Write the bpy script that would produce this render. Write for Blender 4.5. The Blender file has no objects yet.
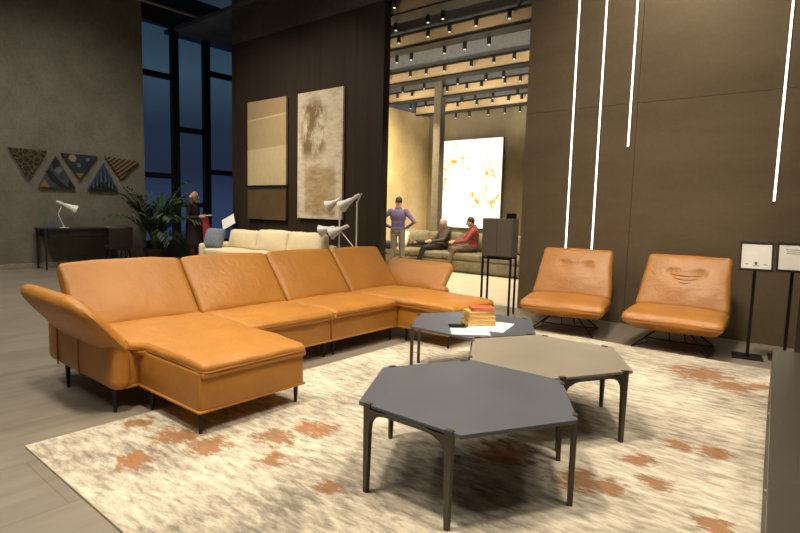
import bpy, bmesh, math, random
from mathutils import Vector, Matrix, noise
random.seed(7)
PI = math.pi
R = math.radians
SC = bpy.context.scene
COL = SC.collection

# ------------------------------------------------------------------ materials
def nodes_of(m):
    m.use_nodes = True
    nt = m.node_tree
    nt.nodes.clear()
    return nt

class NB:
    """small node-building helper"""
    def __init__(s, name):
        s.m = bpy.data.materials.new(name)
        s.nt = nodes_of(s.m)
        s.out = s.n('ShaderNodeOutputMaterial')
    def n(s, t, **kw):
        nd = s.nt.nodes.new(t)
        for k, v in kw.items():
            setattr(nd, k, v)
        return nd
    def l(s, a, b):
        s.nt.links.new(a, b)
    def coord(s, kind='Object', scale=(1, 1, 1), rot=(0, 0, 0), loc=(0, 0, 0)):
        tc = s.n('ShaderNodeTexCoord'); mp = s.n('ShaderNodeMapping')
        mp.inputs['Scale'].default_value = scale
        mp.inputs['Rotation'].default_value = rot
        mp.inputs['Location'].default_value = loc
        s.l(tc.outputs[kind], mp.inputs[0])
        return mp.outputs[0]
    def noise(s, vec, scale, detail=4, rough=.55, dist=0):
        t = s.n('ShaderNodeTexNoise')
        t.inputs['Scale'].default_value = scale
        t.inputs['Detail'].default_value = detail
        t.inputs['Roughness'].default_value = rough
        t.inputs['Distortion'].default_value = dist
        s.l(vec, t.inputs['Vector'])
        return t.outputs['Fac']
    def ramp(s, fac, stops, interp='LINEAR'):
        r = s.n('ShaderNodeValToRGB')
        e = r.color_ramp
        e.interpolation = interp
        while len(e.elements) < len(stops):
            e.elements.new(.5)
        for el, (p, c) in zip(e.elements, stops):
            el.position = p
            el.color = (c, c, c, 1) if isinstance(c, (int, float)) else (*c, 1)
        s.l(fac, r.inputs[0])
        return r.outputs[0]
    def mix(s, fac, a, b, blend='MIX'):
        x = s.n('ShaderNodeMix', data_type='RGBA', blend_type=blend)
        for v, i in ((fac, 0), (a, 6), (b, 7)):
            if isinstance(v, (int, float)): x.inputs[i].default_value = v
            elif isinstance(v, tuple): x.inputs[i].default_value = (*v, 1)
            else: s.l(v, x.inputs[i])
        return x.outputs[2]
    def math(s, op, a, b=0.0):
        x = s.n('ShaderNodeMath', operation=op)
        for v, i in ((a, 0), (b, 1)):
            if isinstance(v, (int, float)): x.inputs[i].default_value = v
            else: s.l(v, x.inputs[i])
        return x.outputs[0]
    def bsdf(s, col, rough=.5, metal=0.0, bump=None, strength=.2, dist=.01, spec=.5):
        b = s.n('ShaderNodeBsdfPrincipled')
        if isinstance(col, tuple): b.inputs['Base Color'].default_value = (*col, 1)
        else: s.l(col, b.inputs['Base Color'])
        if isinstance(rough, (int, float)): b.inputs['Roughness'].default_value = rough
        else: s.l(rough, b.inputs['Roughness'])
        b.inputs['Metallic'].default_value = metal
        b.inputs['Specular IOR Level'].default_value = spec
        if bump is not None:
            bp = s.n('ShaderNodeBump')
            bp.inputs['Strength'].default_value = strength
            bp.inputs['Distance'].default_value = dist
            s.l(bump, bp.inputs['Height'])
            s.l(bp.outputs[0], b.inputs['Normal'])
        s.l(b.outputs[0], s.out.inputs[0])
        return b

def plain(name, col, rough=.5, metal=0.0, vary=.12, scale=14, bump=0.0, spec=.5):
    k = NB(name)
    v = k.coord()
    f = k.noise(v, scale, 3)
    lo = tuple(c * (1 - vary) for c in col); hi = tuple(min(1, c * (1 + vary)) for c in col)
    c = k.ramp(f, [(.3, lo), (.7, hi)])
    k.bsdf(c, rough, metal, k.noise(v, scale * 8, 2) if bump else None, bump, .004, spec)
    return k.m

def glow(name, col, strength):
    k = NB(name)
    e = k.n('ShaderNodeEmission')
    e.inputs[0].default_value = (*col, 1); e.inputs[1].default_value = strength
    k.l(e.outputs[0], k.out.inputs[0])
    return k.m

M = {}
def leather(name, col, rough=.42):
    k = NB(name)
    v = k.coord()
    big = k.noise(v, 3.0, 4, .6)
    c = k.ramp(big, [(.3, tuple(x * .88 for x in col)), (.7, tuple(x * 1.08 for x in col))])
    fine = k.noise(v, 160, 2)
    mid = k.noise(v, 9, 5, .6, .6)
    h = k.math('ADD', k.math('MULTIPLY', mid, 2.2), k.math('MULTIPLY', fine, .25))
    k.bsdf(c, rough, 0, h, .35, .012, .45)
    return k.m
M['leather'] = leather('tan leather', (.455, .195, .034))
M['seam'] = plain('leather piping', (.36, .14, .034), .5)
M['chair_leather'] = leather('chair leather', (.46, .195, .042), .4)
M['black'] = plain('black metal', (.012, .011, .010), .45, .4)
M['dark_frame'] = plain('bronze frame', (.075, .062, .046), .45, .35)
M['navy_top'] = plain('slate table top', (.098, .107, .130), .38, 0, .05, 3)
M['navy_top2'] = plain('blue slate top', (.085, .097, .125), .38, 0, .05, 3)
M['taupe_top'] = plain('taupe table top', (.275, .245, .195), .38, 0, .05, 3)
M['white'] = plain('white enamel', (.72, .70, .66), .4)
M['paper'] = plain('paper', (.85, .83, .78), .7, 0, .03)
M['ink'] = plain('ink', (.08, .08, .08), .7)
M['cream'] = plain('cream upholstery', (.70, .60, .40), .85, 0, .05, 20, .2)
M['bluegrey'] = plain('blue grey cloth', (.16, .20, .25), .9, 0, .15, 30, .3)
M['greengrey'] = plain('grey green upholstery', (.16, .14, .095), .9, 0, .2, 12, .3)
M['cabinet'] = plain('grey lacquer', (.062, .055, .044), .25, 0, .05, 3)
M['barcab'] = plain('grey cabinet lacquer', (.13, .115, .09), .5, 0, .06, 4)
M['desk'] = plain('charcoal desk', (.018, .017, .016), .5)
M['brownchair'] = plain('dark brown hide', (.022, .015, .011), .55)
M['skin'] = plain('skin', (.42, .23, .15), .6, 0, .08)
M['hair_dark'] = plain('dark hair', (.02, .014, .010), .7)
M['hair_grey'] = plain('light grey hair', (.42, .38, .33), .7)
M['coat'] = plain('dark coat', (.026, .014, .013), .85)
M['maroontrousers'] = plain('dark maroon trousers', (.05, .012, .014), .85)
M['red'] = plain('red cloth', (.28, .02, .02), .8)
M['purple'] = plain('purple shirt', (.10, .082, .19), .8)
M['greytrousers'] = plain('grey trousers', (.16, .15, .135), .85)
M['darkcloth'] = plain('black cloth', (.015, .014, .014), .85)
M['greycloth'] = plain('charcoal shirt', (.06, .05, .045), .85)
M['maroon'] = plain('maroon shirt', (.20, .04, .04), .8)
M['khaki'] = plain('khaki trousers', (.12, .085, .055), .85)
M['shoe'] = plain('shoe leather', (.02, .015, .012), .4)
M['pot'] = plain('dark planter', (.03, .028, .025), .6)
M['soil'] = plain('soil', (.03, .02, .012), .95)
M['stem'] = plain('palm stem', (.09, .12, .03), .6)
def leafmat():
    k = NB('palm leaf')
    f = k.noise(k.coord(), 4, 3)
    c = k.ramp(f, [(.3, (.030, .062, .014)), (.55, (.06, .10, .022)), (.75, (.12, .11, .028))])
    k.bsdf(c, .5)
    return k.m
M['leaf'] = leafmat()
M['booky'] = plain('ochre book cloth', (.72, .45, .12), .6)
M['booko'] = plain('orange book cloth', (.72, .38, .10), .6)
M['bookr'] = plain('red book cloth', (.62, .10, .06), .6)
M['pages'] = plain('book pages', (.72, .55, .28), .8)
M['strip'] = glow('light strip diffuser', (1, .95, .84), 3.2)
M['lens'] = glow('spotlight lens', (1, .92, .75), 1.6)
M['pipe'] = plain('pale pipe', (.35, .33, .30), .5, .3)
M['truss'] = plain('dark steel', (.03, .03, .032), .6, .3)
M['mull'] = plain('black window frame', (.010, .011, .013), .5, .2)

RUST = [(-1.99, -1.95, 0.10), (-1.64, -1.88, 0.16), (-1.38, -1.83, 0.14), (-1.18, -1.50, 0.15), (-1.12, -1.25, 0.16), (-1.51, -2.20, 0.13), (-0.97, -1.70, 0.10), (-0.51, -1.69, 0.08), (0.39, -0.77, 0.16), (0.52, -0.73, 0.12), (0.45, 1.90, 0.28), (0.74, 1.70, 0.20), (0.90, 1.85, 0.12), (0.69, 0.10, 0.10), (0.87, 0.12, 0.12), (1.02, -0.75, 0.10), (0.70, -0.52, 0.10), (-0.31, 1.28, 0.30), (0.56, -0.29, 0.10), (-2.77, 1.58, 0.20), (-0.06, -0.74, 0.20), (-0.98, -0.35, 0.20),]
def rugmat():
    k = NB('distressed rug')
    v = k.coord()
    vs = k.coord(scale=(1.3, 4.2, 1), rot=(0, 0, R(-38)))
    n1 = k.noise(vs, 5.4, 10, .68, .3)
    big = k.noise(v, 1.1, 3, .5)
    f = k.math('ADD', n1, k.math('MULTIPLY', k.math('SUBTRACT', big, .54), .75))
    c = k.ramp(f, [(.24, (.21, .185, .15)), (.37, (.37, .33, .265)), (.49, (.55, .495, .395)), (.62, (.72, .665, .55))])
    w = k.noise(k.coord(scale=(1, 5, 1)), 42, 2, .5)
    c = k.mix(.22, c, k.ramp(w, [(.3, .45), (.7, 1.0)]), 'MULTIPLY')
    wob = k.noise(v, 5, 3)
    tot = None
    for x, y, r in RUST:
        d = k.n('ShaderNodeVectorMath', operation='DISTANCE')
        k.l(v, d.inputs[0]); d.inputs[1].default_value = (x, y, .012)
        m = k.math('SUBTRACT', 1.0, k.math('DIVIDE', d.outputs['Value'], r * 1.7))
        m = k.math('MAXIMUM', m, 0.0)
        tot = m if tot is None else k.math('MAXIMUM', tot, m)
    n3 = k.noise(k.coord(scale=(1.3, 3.2, 1), rot=(0, 0, R(-38)), loc=(5, 2, 0)), 6.5, 9, .74, .3)
    m = k.ramp(k.math('ADD', k.math('MULTIPLY', tot, .42), n3), [(.67, 0.0), (.79, 1.0)])
    c = k.mix(k.math('MULTIPLY', m, .85), c, k.ramp(wob, [(.35, (.21, .105, .045)), (.6, (.31, .125, .04))]))
    k.bsdf(c, .95, 0, w, .5, .006, .1)
    return k.m
M['rug'] = rugmat()
M['rugedge'] = plain('rug binding', (.55, .47, .35), .95)

def floormat():
    k = NB('greige floor boards')
    v = k.coord()
    s = k.noise(k.coord(scale=(6, .5, 1)), 2.0, 6, .6)
    c = k.ramp(s, [(.25, (.195, .170, .136)), (.75, (.27, .238, .192))])
    b = k.n('ShaderNodeTexBrick')
    b.inputs['Scale'].default_value = 1.0
    b.inputs['Brick Width'].default_value = 2.4; b.inputs['Row Height'].default_value = .6
    b.inputs['Mortar Size'].default_value = .004
    b.inputs['Color1'].default_value = (1, 1, 1, 1); b.inputs['Color2'].default_value = (.92, .92, .92, 1)
    b.inputs['Mortar'].default_value = (.72, .72, .72, 1)
    k.l(k.coord(rot=(0, 0, PI / 2)), b.inputs['Vector'])
    c = k.mix(1.0, c, b.outputs[0], 'MULTIPLY')
    r = k.ramp(k.noise(v, 1.3, 4), [(.3, .30), (.7, .46)])
    k.bsdf(c, r, 0, None)
    return k.m
M['floor'] = floormat()
M['backfloor'] = plain('cream stone floor', (.62, .56, .44), .3, 0, .06, 2)

def wallmat(name, a, b, scale=3, rough=.85, fine=.4, metal=0.0, stretch=(1, 1, 1), bump=.3):
    k = NB(name)
    f = k.noise(k.coord(scale=stretch), scale, 8, .65)
    c = k.ramp(f, [(.32, a), (.68, b)])
    g = k.noise(k.coord(scale=(1, 1, 3.5)), 16, 3, .6)
    h = k.noise(k.coord(scale=(3.5, 3.5, 1)), 14, 3, .6)
    w = k.math('MULTIPLY', k.math('ADD', g, h), .5)
    c = k.mix(fine, c, k.ramp(w, [(.38, .55), (.62, 1.15)]), 'MULTIPLY')
    k.bsdf(c, rough, metal, w, bump, .008, .35)
    return k.m
M['leftwall'] = wallmat('woven grey plaster', (.155, .145, .115), (.21, .198, .162), 2.2, .9, .35)
M['darkwall'] = wallmat('dark stained boards', (.022, .0135, .0075), (.032, .020, .012), 1.2, .55, .25, 0, (9, 9, .3), .12)
M['uppwall'] = wallmat('dark concrete', (.085, .078, .070), (.115, .107, .096), 2, .9)
M['bronze'] = wallmat('bronze metal panel', (.165, .126, .078), (.225, .178, .116), .9, .42, .16, .35, (.5, .5, 1.6), .05)
M['yellowwall'] = wallmat('ochre plaster', (.42, .32, .17), (.56, .45, .26), 1.2, .9, .2)
M['farwall'] = wallmat('taupe plaster', (.17, .145, .098), (.22, .19, .135), 1.5, .9, .2)
M['column'] = plain('grey column', (.16, .145, .115), .8)
M['ceil'] = plain('dark ceiling', (.020, .020, .022), .9)
M['backceil'] = plain('blue grey ceiling', (.11, .13, .165), .85, 0, .3, 2)
M['beamgrey'] = plain('grey beam paint', (.22, .23, .245), .8)
M['beamtan'] = plain('tan beam board', (.50, .37, .215), .7, 0, .08, 6)
M['rail'] = plain('black rail', (.012, .012, .012), .6)
M['outer'] = plain('grey plaster', (.16, .145, .12), .9)
M['skirt'] = plain('skirting', (.28, .25, .20), .6)

def glassmat():
    k = NB('tinted window glass')
    t = k.n('ShaderNodeBsdfTransparent'); t.inputs[0].default_value = (.80, .90, 1.0, 1)
    g = k.n('ShaderNodeBsdfGlossy'); g.inputs[0].default_value = (.8, .85, .9, 1); g.inputs['Roughness'].default_value = .12
    f = k.n('ShaderNodeFresnel'); f.inputs[0].default_value = 1.5
    x = k.n('ShaderNodeMixShader')
    k.l(f.outputs[0], x.inputs[0]); k.l(t.outputs[0], x.inputs[1]); k.l(g.outputs[0], x.inputs[2])
    k.l(x.outputs[0], k.out.inputs[0])
    return k.m
M['glass'] = glassmat()

def lightbox():
    k = NB('backlit print')
    v = k.coord(loc=(3.3, 0, 1.4))
    big = k.noise(v, .85, 3, .55, .6)
    det = k.noise(v, 3.2, 7, .7, .8)
    a = k.ramp(k.math('MULTIPLY', big, det), [(.265, 0.0), (.36, 1.0)])
    c = k.ramp(det, [(.42, (1, .80, .36)), (.56, (.80, .42, .08)), (.68, (.42, .30, .12))])
    col = k.mix(a, (1, .965, .86), c)
    e = k.n('ShaderNodeEmission')
    k.l(col, e.inputs[0]); e.inputs[1].default_value = 1.5
    k.l(e.outputs[0], k.out.inputs[0])
    return k.m
M['lightbox'] = lightbox()

def art_a():
    k = NB('gold banded canvas')
    tc = k.n('ShaderNodeTexCoord'); sp = k.n('ShaderNodeSeparateXYZ'); k.l(tc.outputs['Generated'], sp.inputs[0])
    z = k.math('ADD', sp.outputs[2], k.math('MULTIPLY', sp.outputs[0], -.035))
    c = k.ramp(z, [(0, (.46, .37, .215)), (.42, (.49, .40, .24)), (.425, (.36, .28, .15)), (.765, (.40, .31, .17)),
                   (.775, (.60, .52, .35)), (.79, (.34, .25, .13)), (.97, (.38, .285, .15))])
    n = k.noise(k.coord(scale=(4, 4, 1)), 8, 5)
    c = k.mix(.3, c, k.ramp(n, [(.3, .6), (.7, 1.1)]), 'MULTIPLY')
    k.bsdf(c, .6)
    return k.m
def art_b():
    k = NB('brown and cream abstract canvas')
    tc = k.n('ShaderNodeTexCoord'); sp = k.n('ShaderNodeSeparateXYZ'); k.l(tc.outputs['Generated'], sp.inputs[0])
    x, z = sp.outputs[0], sp.outputs[2]
    n = k.noise(k.coord(scale=(1.6, 1.6, 1)), 1.9, 9, .68, .7)
    n2 = k.noise(k.coord(scale=(1, 1, 2.5), loc=(4, 0, 2)), 4, 7, .7)
    def band(v, lo, hi, soft=.06):
        a = k.ramp(v, [(max(0, lo - soft), 0.0), (lo + soft, 1.0)])
        b = k.ramp(v, [(hi - soft, 1.0), (min(1, hi + soft), 0.0)])
        return k.math('MULTIPLY', a, b)
    low = k.math('MULTIPLY', band(x, .18, .86, .03), band(z, .02, .41, .03))
    up = k.math('MULTIPLY', band(x, .03, .62, .14), band(z, .50, .93, .10))
    base = k.ramp(n2, [(.3, (.40, .32, .21)), (.5, (.56, .49, .37)), (.7, (.66, .59, .47))])
    c = k.mix(k.math('MULTIPLY', low, k.ramp(n2, [(.3, 1.0), (.75, .35)])), base, (.30, .185, .062))
    n4 = k.noise(k.coord(scale=(1.5, 1.5, .9), loc=(7, 0, 3)), 2.6, 9, .7, .2)
    c = k.mix(k.math('MULTIPLY', k.ramp(up, [(.2, 0.0), (.7, 1.0)]), k.ramp(n4, [(.40, 0.0), (.54, .92)])), c, (.15, .085, .033))
    k.bsdf(c, .6)
    return k.m
M['art_a'] = art_a(); M['art_b'] = art_b()
M['art_c'] = plain('umber canvas', (.085, .052, .02), .6, 0, .2, 3)
def tri_gold():
    k = NB('gold lattice on black')
    v = k.n('ShaderNodeTexVoronoi', feature='DISTANCE_TO_EDGE'); v.inputs['Scale'].default_value = 10
    k.l(k.coord(), v.inputs['Vector'])
    k.bsdf(k.ramp(v.outputs[0], [(.0, (.13, .09, .035)), (.05, (.10, .066, .026)), (.09, (.016, .014, .012))]), .5)
    return k.m
def tri_wave(name, a, b, scale, rot, sharp=.5):
    k = NB(name)
    w = k.n('ShaderNodeTexWave'); w.inputs['Scale'].default_value = scale; w.inputs['Distortion'].default_value = 0
    k.l(k.coord(rot=rot), w.inputs['Vector'])
    k.bsdf(k.ramp(w.outputs['Fac'], [(sharp - .06, a), (sharp + .06, b)]), .5)
    return k.m
M['t_gold'] = tri_gold()
M['t_blue'] = plain('slate blue panel', (.035, .052, .070), .5, 0, .3, 6)
M['t_navy'] = plain('navy panel', (.016, .024, .045), .5, 0, .3, 5)
M['t_stripe'] = tri_wave('tan and black stripes', (.02, .013, .010), (.20, .128, .07), 4.2, (R(52), 0, R(90)), .5)
M['t_black'] = plain('black paint', (.008, .009, .012), .5)
M['t_silver'] = plain('silver paint', (.13, .16, .19), .4, .3)
M['t_peach'] = plain('peach paint', (.27, .17, .10), .6)
M['t_tan'] = plain('gold paint', (.20, .125, .045), .5)
M['t_blueb'] = plain('mid blue paint', (.024, .05, .10), .5)

# ------------------------------------------------------------------ mesh helper
class MB:
    def __init__(s):
        s.bm = bmesh.new()
    def _xf(s, verts, mat):
        if mat is not None:
            for v in verts: v.co = mat @ v.co
    def box(s, c, size, mat=None, bevel=0.0, seg=2):
        r = bmesh.ops.create_cube(s.bm, size=1)
        vs = r['verts']
        for v in vs:
            v.co = Vector((v.co.x * size[0], v.co.y * size[1], v.co.z * size[2])) + Vector(c)
        if bevel:
            es = list({e for v in vs for e in v.link_edges})
            b = bmesh.ops.bevel(s.bm, geom=es, offset=bevel, segments=seg, profile=.5, affect='EDGES')
            vs = list({v for f in b['faces'] for v in f.verts} | {v for v in vs if v.is_valid})
        s._xf(vs, mat)
        return s
    def tube(s, pts, r, seg=10, round_ends=False):
        pts = [Vector(p) for p in pts]
        rs = list(r) if isinstance(r, (list, tuple)) else [r] * len(pts)
        if round_ends:
            d0 = (pts[0] - pts[1]).normalized(); d1 = (pts[-1] - pts[-2]).normalized()
            pre, prer, post, postr = [], [], [], []
            for a in (80, 55, 28):
                pre.append(pts[0] + d0 * rs[0] * math.sin(R(a))); prer.append(rs[0] * math.cos(R(a)))
            for a in (28, 55, 80):
                post.append(pts[-1] + d1 * rs[-1] * math.sin(R(a))); postr.append(rs[-1] * math.cos(R(a)))
            pts = pre + pts + post; rs = prer + rs + postr
        rings = []
        up = None
        for i, p in enumerate(pts):
            if i == 0: t = pts[1] - p
            elif i == len(pts) - 1: t = p - pts[i - 1]
            else: t = (pts[i + 1] - p).normalized() + (p - pts[i - 1]).normalized()
            t.normalize()
            if up is None:
                up = Vector((0, 0, 1)) if abs(t.z) < .9 else Vector((1, 0, 0))
            a = t.cross(up).normalized(); b = a.cross(t).normalized(); up = b
            rings.append([s.bm.verts.new(p + (a * math.cos(2 * PI * k / seg) + b * math.sin(2 * PI * k / seg)) * rs[i]) for k in range(seg)])
        for i in range(len(rings) - 1):
            for k in range(seg):
                s.bm.faces.new((rings[i][k], rings[i][(k + 1) % seg], rings[i + 1][(k + 1) % seg], rings[i + 1][k]))
        s.bm.faces.new(rings[0][::-1]); s.bm.faces.new(rings[-1])
        return s
    def loop(s, pts, r, seg=6):
        pts = [Vector(p) for p in pts]; n = len(pts); rings = []
        for i, p in enumerate(pts):
            t = (pts[(i + 1) % n] - pts[i - 1]).normalized()
            up = Vector((0, 0, 1)) if abs(t.z) < .9 else Vector((1, 0, 0))
            a = t.cross(up).normalized(); b = a.cross(t)
            rings.append([s.bm.verts.new(p + (a * math.cos(2 * PI * k / seg) + b * math.sin(2 * PI * k / seg)) * r) for k in range(seg)])
        for i in range(n):
            A, B = rings[i], rings[(i + 1) % n]
            for k in range(seg):
                s.bm.faces.new((A[k], A[(k + 1) % seg], B[(k + 1) % seg], B[k]))
        return s
    def lathe(s, prof, seg=24, mat=None, cap=True):
        rings = []
        for r, z in prof:
            rings.append([s.bm.verts.new((r * math.cos(2 * PI * k / seg), r * math.sin(2 * PI * k / seg), z)) for k in range(seg)])
        for i in range(len(rings) - 1):
            for k in range(seg):
                s.bm.faces.new((rings[i][k], rings[i][(k + 1) % seg], rings[i + 1][(k + 1) % seg], rings[i + 1][k]))
        if cap:
            s.bm.faces.new(rings[0][::-1]); s.bm.faces.new(rings[-1])
        s._xf([v for q in rings for v in q], mat)
        return s
    def prism(s, poly, z0, z1, mat=None, bevel=0.0):
        lo = [s.bm.verts.new((x, y, z0)) for x, y in poly]; hi = [s.bm.verts.new((x, y, z1)) for x, y in poly]
        n = len(poly)
        fs = [s.bm.faces.new(lo[::-1]), s.bm.faces.new(hi)]
        for i in range(n):
            fs.append(s.bm.faces.new((lo[i], lo[(i + 1) % n], hi[(i + 1) % n], hi[i])))
        vs = lo + hi
        if bevel:
            es = list({e for f in fs for e in f.edges})
            b = bmesh.ops.bevel(s.bm, geom=es, offset=bevel, segments=2, profile=.5, affect='EDGES')
            vs = list({v for f in b['faces'] for v in f.verts} | {v for v in vs if v.is_valid})
        s._xf(vs, mat)
        return s
    def soft(s, size, r, mat=None, puff=(0, 0, 0), n=14, jit=0.0, fn=None, seed=0):
        """rounded, slightly puffed upholstery block centred on the origin, then moved by mat"""
        N = n + 1; lat = {}
        def vert(i, j, k):
            key = (i, j, k)
            if key not in lat: lat[key] = s.bm.verts.new((2 * i / N - 1, 2 * j / N - 1, 2 * k / N - 1))
            return lat[key]
        for i in range(N):
            for j in range(N):
                for e in (0, N):
                    for q in (((i, j, e), (i + 1, j, e), (i + 1, j + 1, e), (i, j + 1, e)), ((i, e, j), (i + 1, e, j), (i + 1, e, j + 1), (i, e, j + 1)),
                              ((e, i, j), (e, i + 1, j), (e, i + 1, j + 1), (e, i, j + 1))):
                        s.bm.faces.new([vert(*c) for c in q])
        vs = list(lat.values())
        h = Vector(size) / 2
        for v in vs:
            q = Vector([math.copysign(1 - (1 - min(1, abs(c))) ** 1.7, c) for c in v.co])
            p = Vector([q[i] * h[i] for i in range(3)])
            rr = min(r, *h)
            inner = Vector([max(-(h[i] - rr), min(h[i] - rr, p[i])) for i in range(3)])
            d = p - inner
            if d.length > 1e-6: p = inner + d.normalized() * rr
            for i in range(3):
                if puff[i]:
                    a, b = [q[j] for j in range(3) if j != i]
                    w = (1 - a * a) * (1 - b * b)
                    p[i] += math.copysign(puff[i] * w, q[i]) * min(1, abs(q[i]) * 1.2) if abs(q[i]) > .02 else 0
            if fn: p = fn(p, q)
            if jit:
                o = Vector((seed * 3.1, seed * 1.7, seed))
                p += Vector((noise.noise(p * 5 + o), noise.noise(p * 5 + o + Vector((9, 0, 0))), noise.noise(p * 5 + o + Vector((0, 9, 0))))) * jit
            v.co = p
        s._xf(vs, mat)
        return s
    def pad(s, outline, T, mat=None, rings=7, e=2.4):
        """cushion from a convex outline (xy) with a rounded, puffed cross-section of thickness T"""
        n = len(outline)
        cx = sum(p[0] for p in outline) / n; cy = sum(p[1] for p in outline) / n
        allv = []; shells = []
        for sgn in (1, -1):
            rs = []
            for i in range(rings):
                f = math.cos(i / rings * PI / 2) if i else 1.0
                if i == 0 and sgn < 0: rs.append(shells[0][0]); continue
                z = sgn * T / 2 * (1 - f ** e) ** (1 / e)
                ring = [s.bm.verts.new((cx + (x - cx) * f, cy + (y - cy) * f, z)) for x, y in outline]
                rs.append(ring); allv += ring
            c = s.bm.verts.new((cx, cy, sgn * T / 2)); allv.append(c)
            for i in range(rings - 1):
                for k in range(n):
                    q = (rs[i][k], rs[i][(k + 1) % n], rs[i + 1][(k + 1) % n], rs[i + 1][k])
                    s.bm.faces.new(q if sgn > 0 else q[::-1])
            for k in range(n):
                q = (rs[-1][k], rs[-1][(k + 1) % n], c)
                s.bm.faces.new(q if sgn > 0 else q[::-1])
            shells.append(rs)
        s._xf(allv, mat)
        return s
    def ellip(s, c, r, mat=None, seg=16, ring=10):
        g = bmesh.ops.create_uvsphere(s.bm, u_segments=seg, v_segments=ring, radius=1)
        for v in g['verts']:
            v.co = Vector((v.co.x * r[0], v.co.y * r[1], v.co.z * r[2]))
            if mat is not None: v.co = mat @ v.co
            v.co += Vector(c)
        return s
    def build(s, name, mat, parent=None, smooth=True, off=None, angle=40):
        bmesh.ops.recalc_face_normals(s.bm, faces=s.bm.faces)
        me = bpy.data.meshes.new(name)
        o = bpy.data.objects.new(name, me)
        if off is not None:
            for v in s.bm.verts: v.co -= Vector(off)
        if parent is None:
            xs = [v.co.x for v in s.bm.verts]; ys = [v.co.y for v in s.bm.verts]; zs = [v.co.z for v in s.bm.verts]
            b = Vector(((min(xs) + max(xs)) / 2, (min(ys) + max(ys)) / 2, min(zs)))
            for v in s.bm.verts: v.co -= b
            o.location = b
        s.bm.to_mesh(me); s.bm.free()
        me.materials.append(mat)
        if smooth:
            for p in me.polygons: p.use_smooth = True
            if hasattr(me, 'set_sharp_from_angle'): me.set_sharp_from_angle(angle=R(angle))
        COL.objects.link(o)
        if parent is not None: o.parent = parent
        return o

def tag(o, label=None, cat=None, group=None, kind=None):
    if label: o['label'] = label
    if cat: o['category'] = cat
    if group: o['group'] = group
    if kind: o['kind'] = kind
    return o
def thing(name, label, cat, loc=(0, 0, 0), rz=0.0, group=None):
    o = bpy.data.objects.new(name, None)
    o.empty_display_size = .1
    o.location = loc; o.rotation_euler = (0, 0, rz)
    COL.objects.link(o)
    return tag(o, label, cat, group)
def struct(o, label=None, cat=None):
    return tag(o, label, cat, None, 'structure')
def dup(root, loc, rz=None, label=None, group=None):
    r = root.copy(); COL.objects.link(r); r.location = loc
    if rz is not None: r.rotation_euler = (0, 0, rz)
    if label: r['label'] = label
    if group: r['group'] = group
    for ch in list(root.children):
        c = ch.copy(); COL.objects.link(c); c.parent = r
        for g in ch.children:
            d = g.copy(); COL.objects.link(d); d.parent = c
    return r
def T(x, y, z): return Matrix.Translation((x, y, z))
def RX(a): return Matrix.Rotation(a, 4, 'X')
def RY(a): return Matrix.Rotation(a, 4, 'Y')
def RZ(a): return Matrix.Rotation(a, 4, 'Z')
def rounded_rect(x0, x1, y0, y1, r, k=6, rs=None):
    rs = rs or (r, r, r, r)          # corners: x0y0, x1y0, x1y1, x0y1
    out = []
    for (cx, cy, a0), rr in zip(((x0, y0, 180), (x1, y0, 270), (x1, y1, 0), (x0, y1, 90)), rs):
        sx = 1 if cx == x0 else -1; sy = 1 if cy == y0 else -1
        for i in range(k + 1):
            a = R(a0 + 90 * i / k)
            out.append((cx + sx * rr + rr * math.cos(a), cy + sy * rr + rr * math.sin(a)))
    return out
def densify(poly, d=.08):
    out = []
    for i, p in enumerate(poly):
        q = poly[(i + 1) % len(poly)]
        L = math.hypot(q[0] - p[0], q[1] - p[1]); n = max(1, int(L / d))
        for k in range(n): out.append((p[0] + (q[0] - p[0]) * k / n, p[1] + (q[1] - p[1]) * k / n))
    return out

# ------------------------------------------------------------------ the room
WY = 7.25                 # front face of the two display walls
CH = 6.6
struct(MB().box((-4.5, 2.1, -.05), (19, 10.3, .1)).build('floor', M['floor'], smooth=False), 'greige board floor of the furniture showroom', 'floor')
struct(MB().box((-7.0, 10.675, -.05), (14, 6.85, .1)).build('floor', M['backfloor'], smooth=False), 'pale cream floor of the bright room behind', 'floor')
struct(MB().box((-4.5, 2.1, CH + .05), (19, 10.3, .1)).build('ceiling', M['ceil'], smooth=False), 'dark high ceiling', 'ceiling')
struct(MB().box((-7.0, 10.675, 5.75), (14, 6.85, .1)).build('ceiling', M['backceil'], smooth=False), 'blue grey ceiling of the back room', 'ceiling')
struct(MB().box((-13.15, 1.6, CH / 2), (.3, 9.2, CH)).build('wall_left', M['leftwall'], smooth=False), 'grey woven-textured wall behind the desk', 'wall')
struct(MB().box((-12.985, 1.6, .05), (.03, 9.2, .1), bevel=.004).build('baseboard_left', M['skirt'], smooth=False), 'low skirting under the grey wall', 'baseboard')
dw = MB()
for i in range(14):
    x0 = -11.0 + i * .325
    dw.box((x0 + .1625, WY + .08, 2.47), (.322, .16, 4.94))
dw.box((-8.725, WY + .09, 2.47), (4.55, .14, 4.94))
struct(dw.build('wall_back', M['darkwall'], smooth=False), 'dark brown board wall that holds two tall paintings', 'wall')
struct(MB().box((-8.725, WY + .09, 5.78), (4.55, .16, 1.68)).build('wall_back', M['uppwall'], smooth=False), 'dark concrete band above the brown boards', 'wall')
lw = MB()
xs = [-3.72, -2.2, -.1, 2.0, 3.8]
for i in range(4):
    for z0, z1 in ((0, 2.8), (2.8, 5.6)):
        lw.box(((xs[i] + xs[i + 1]) / 2, WY + .08, (z0 + z1) / 2), (xs[i + 1] - xs[i] - .004, .16, z1 - z0 - .004))
lw.box((.04, WY + .11, 3.3), (7.5, .1, 6.6))
struct(lw.build('wall_right', M['bronze'], smooth=False), 'bronze metal panel wall behind the two lounge chairs', 'wall')
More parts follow.
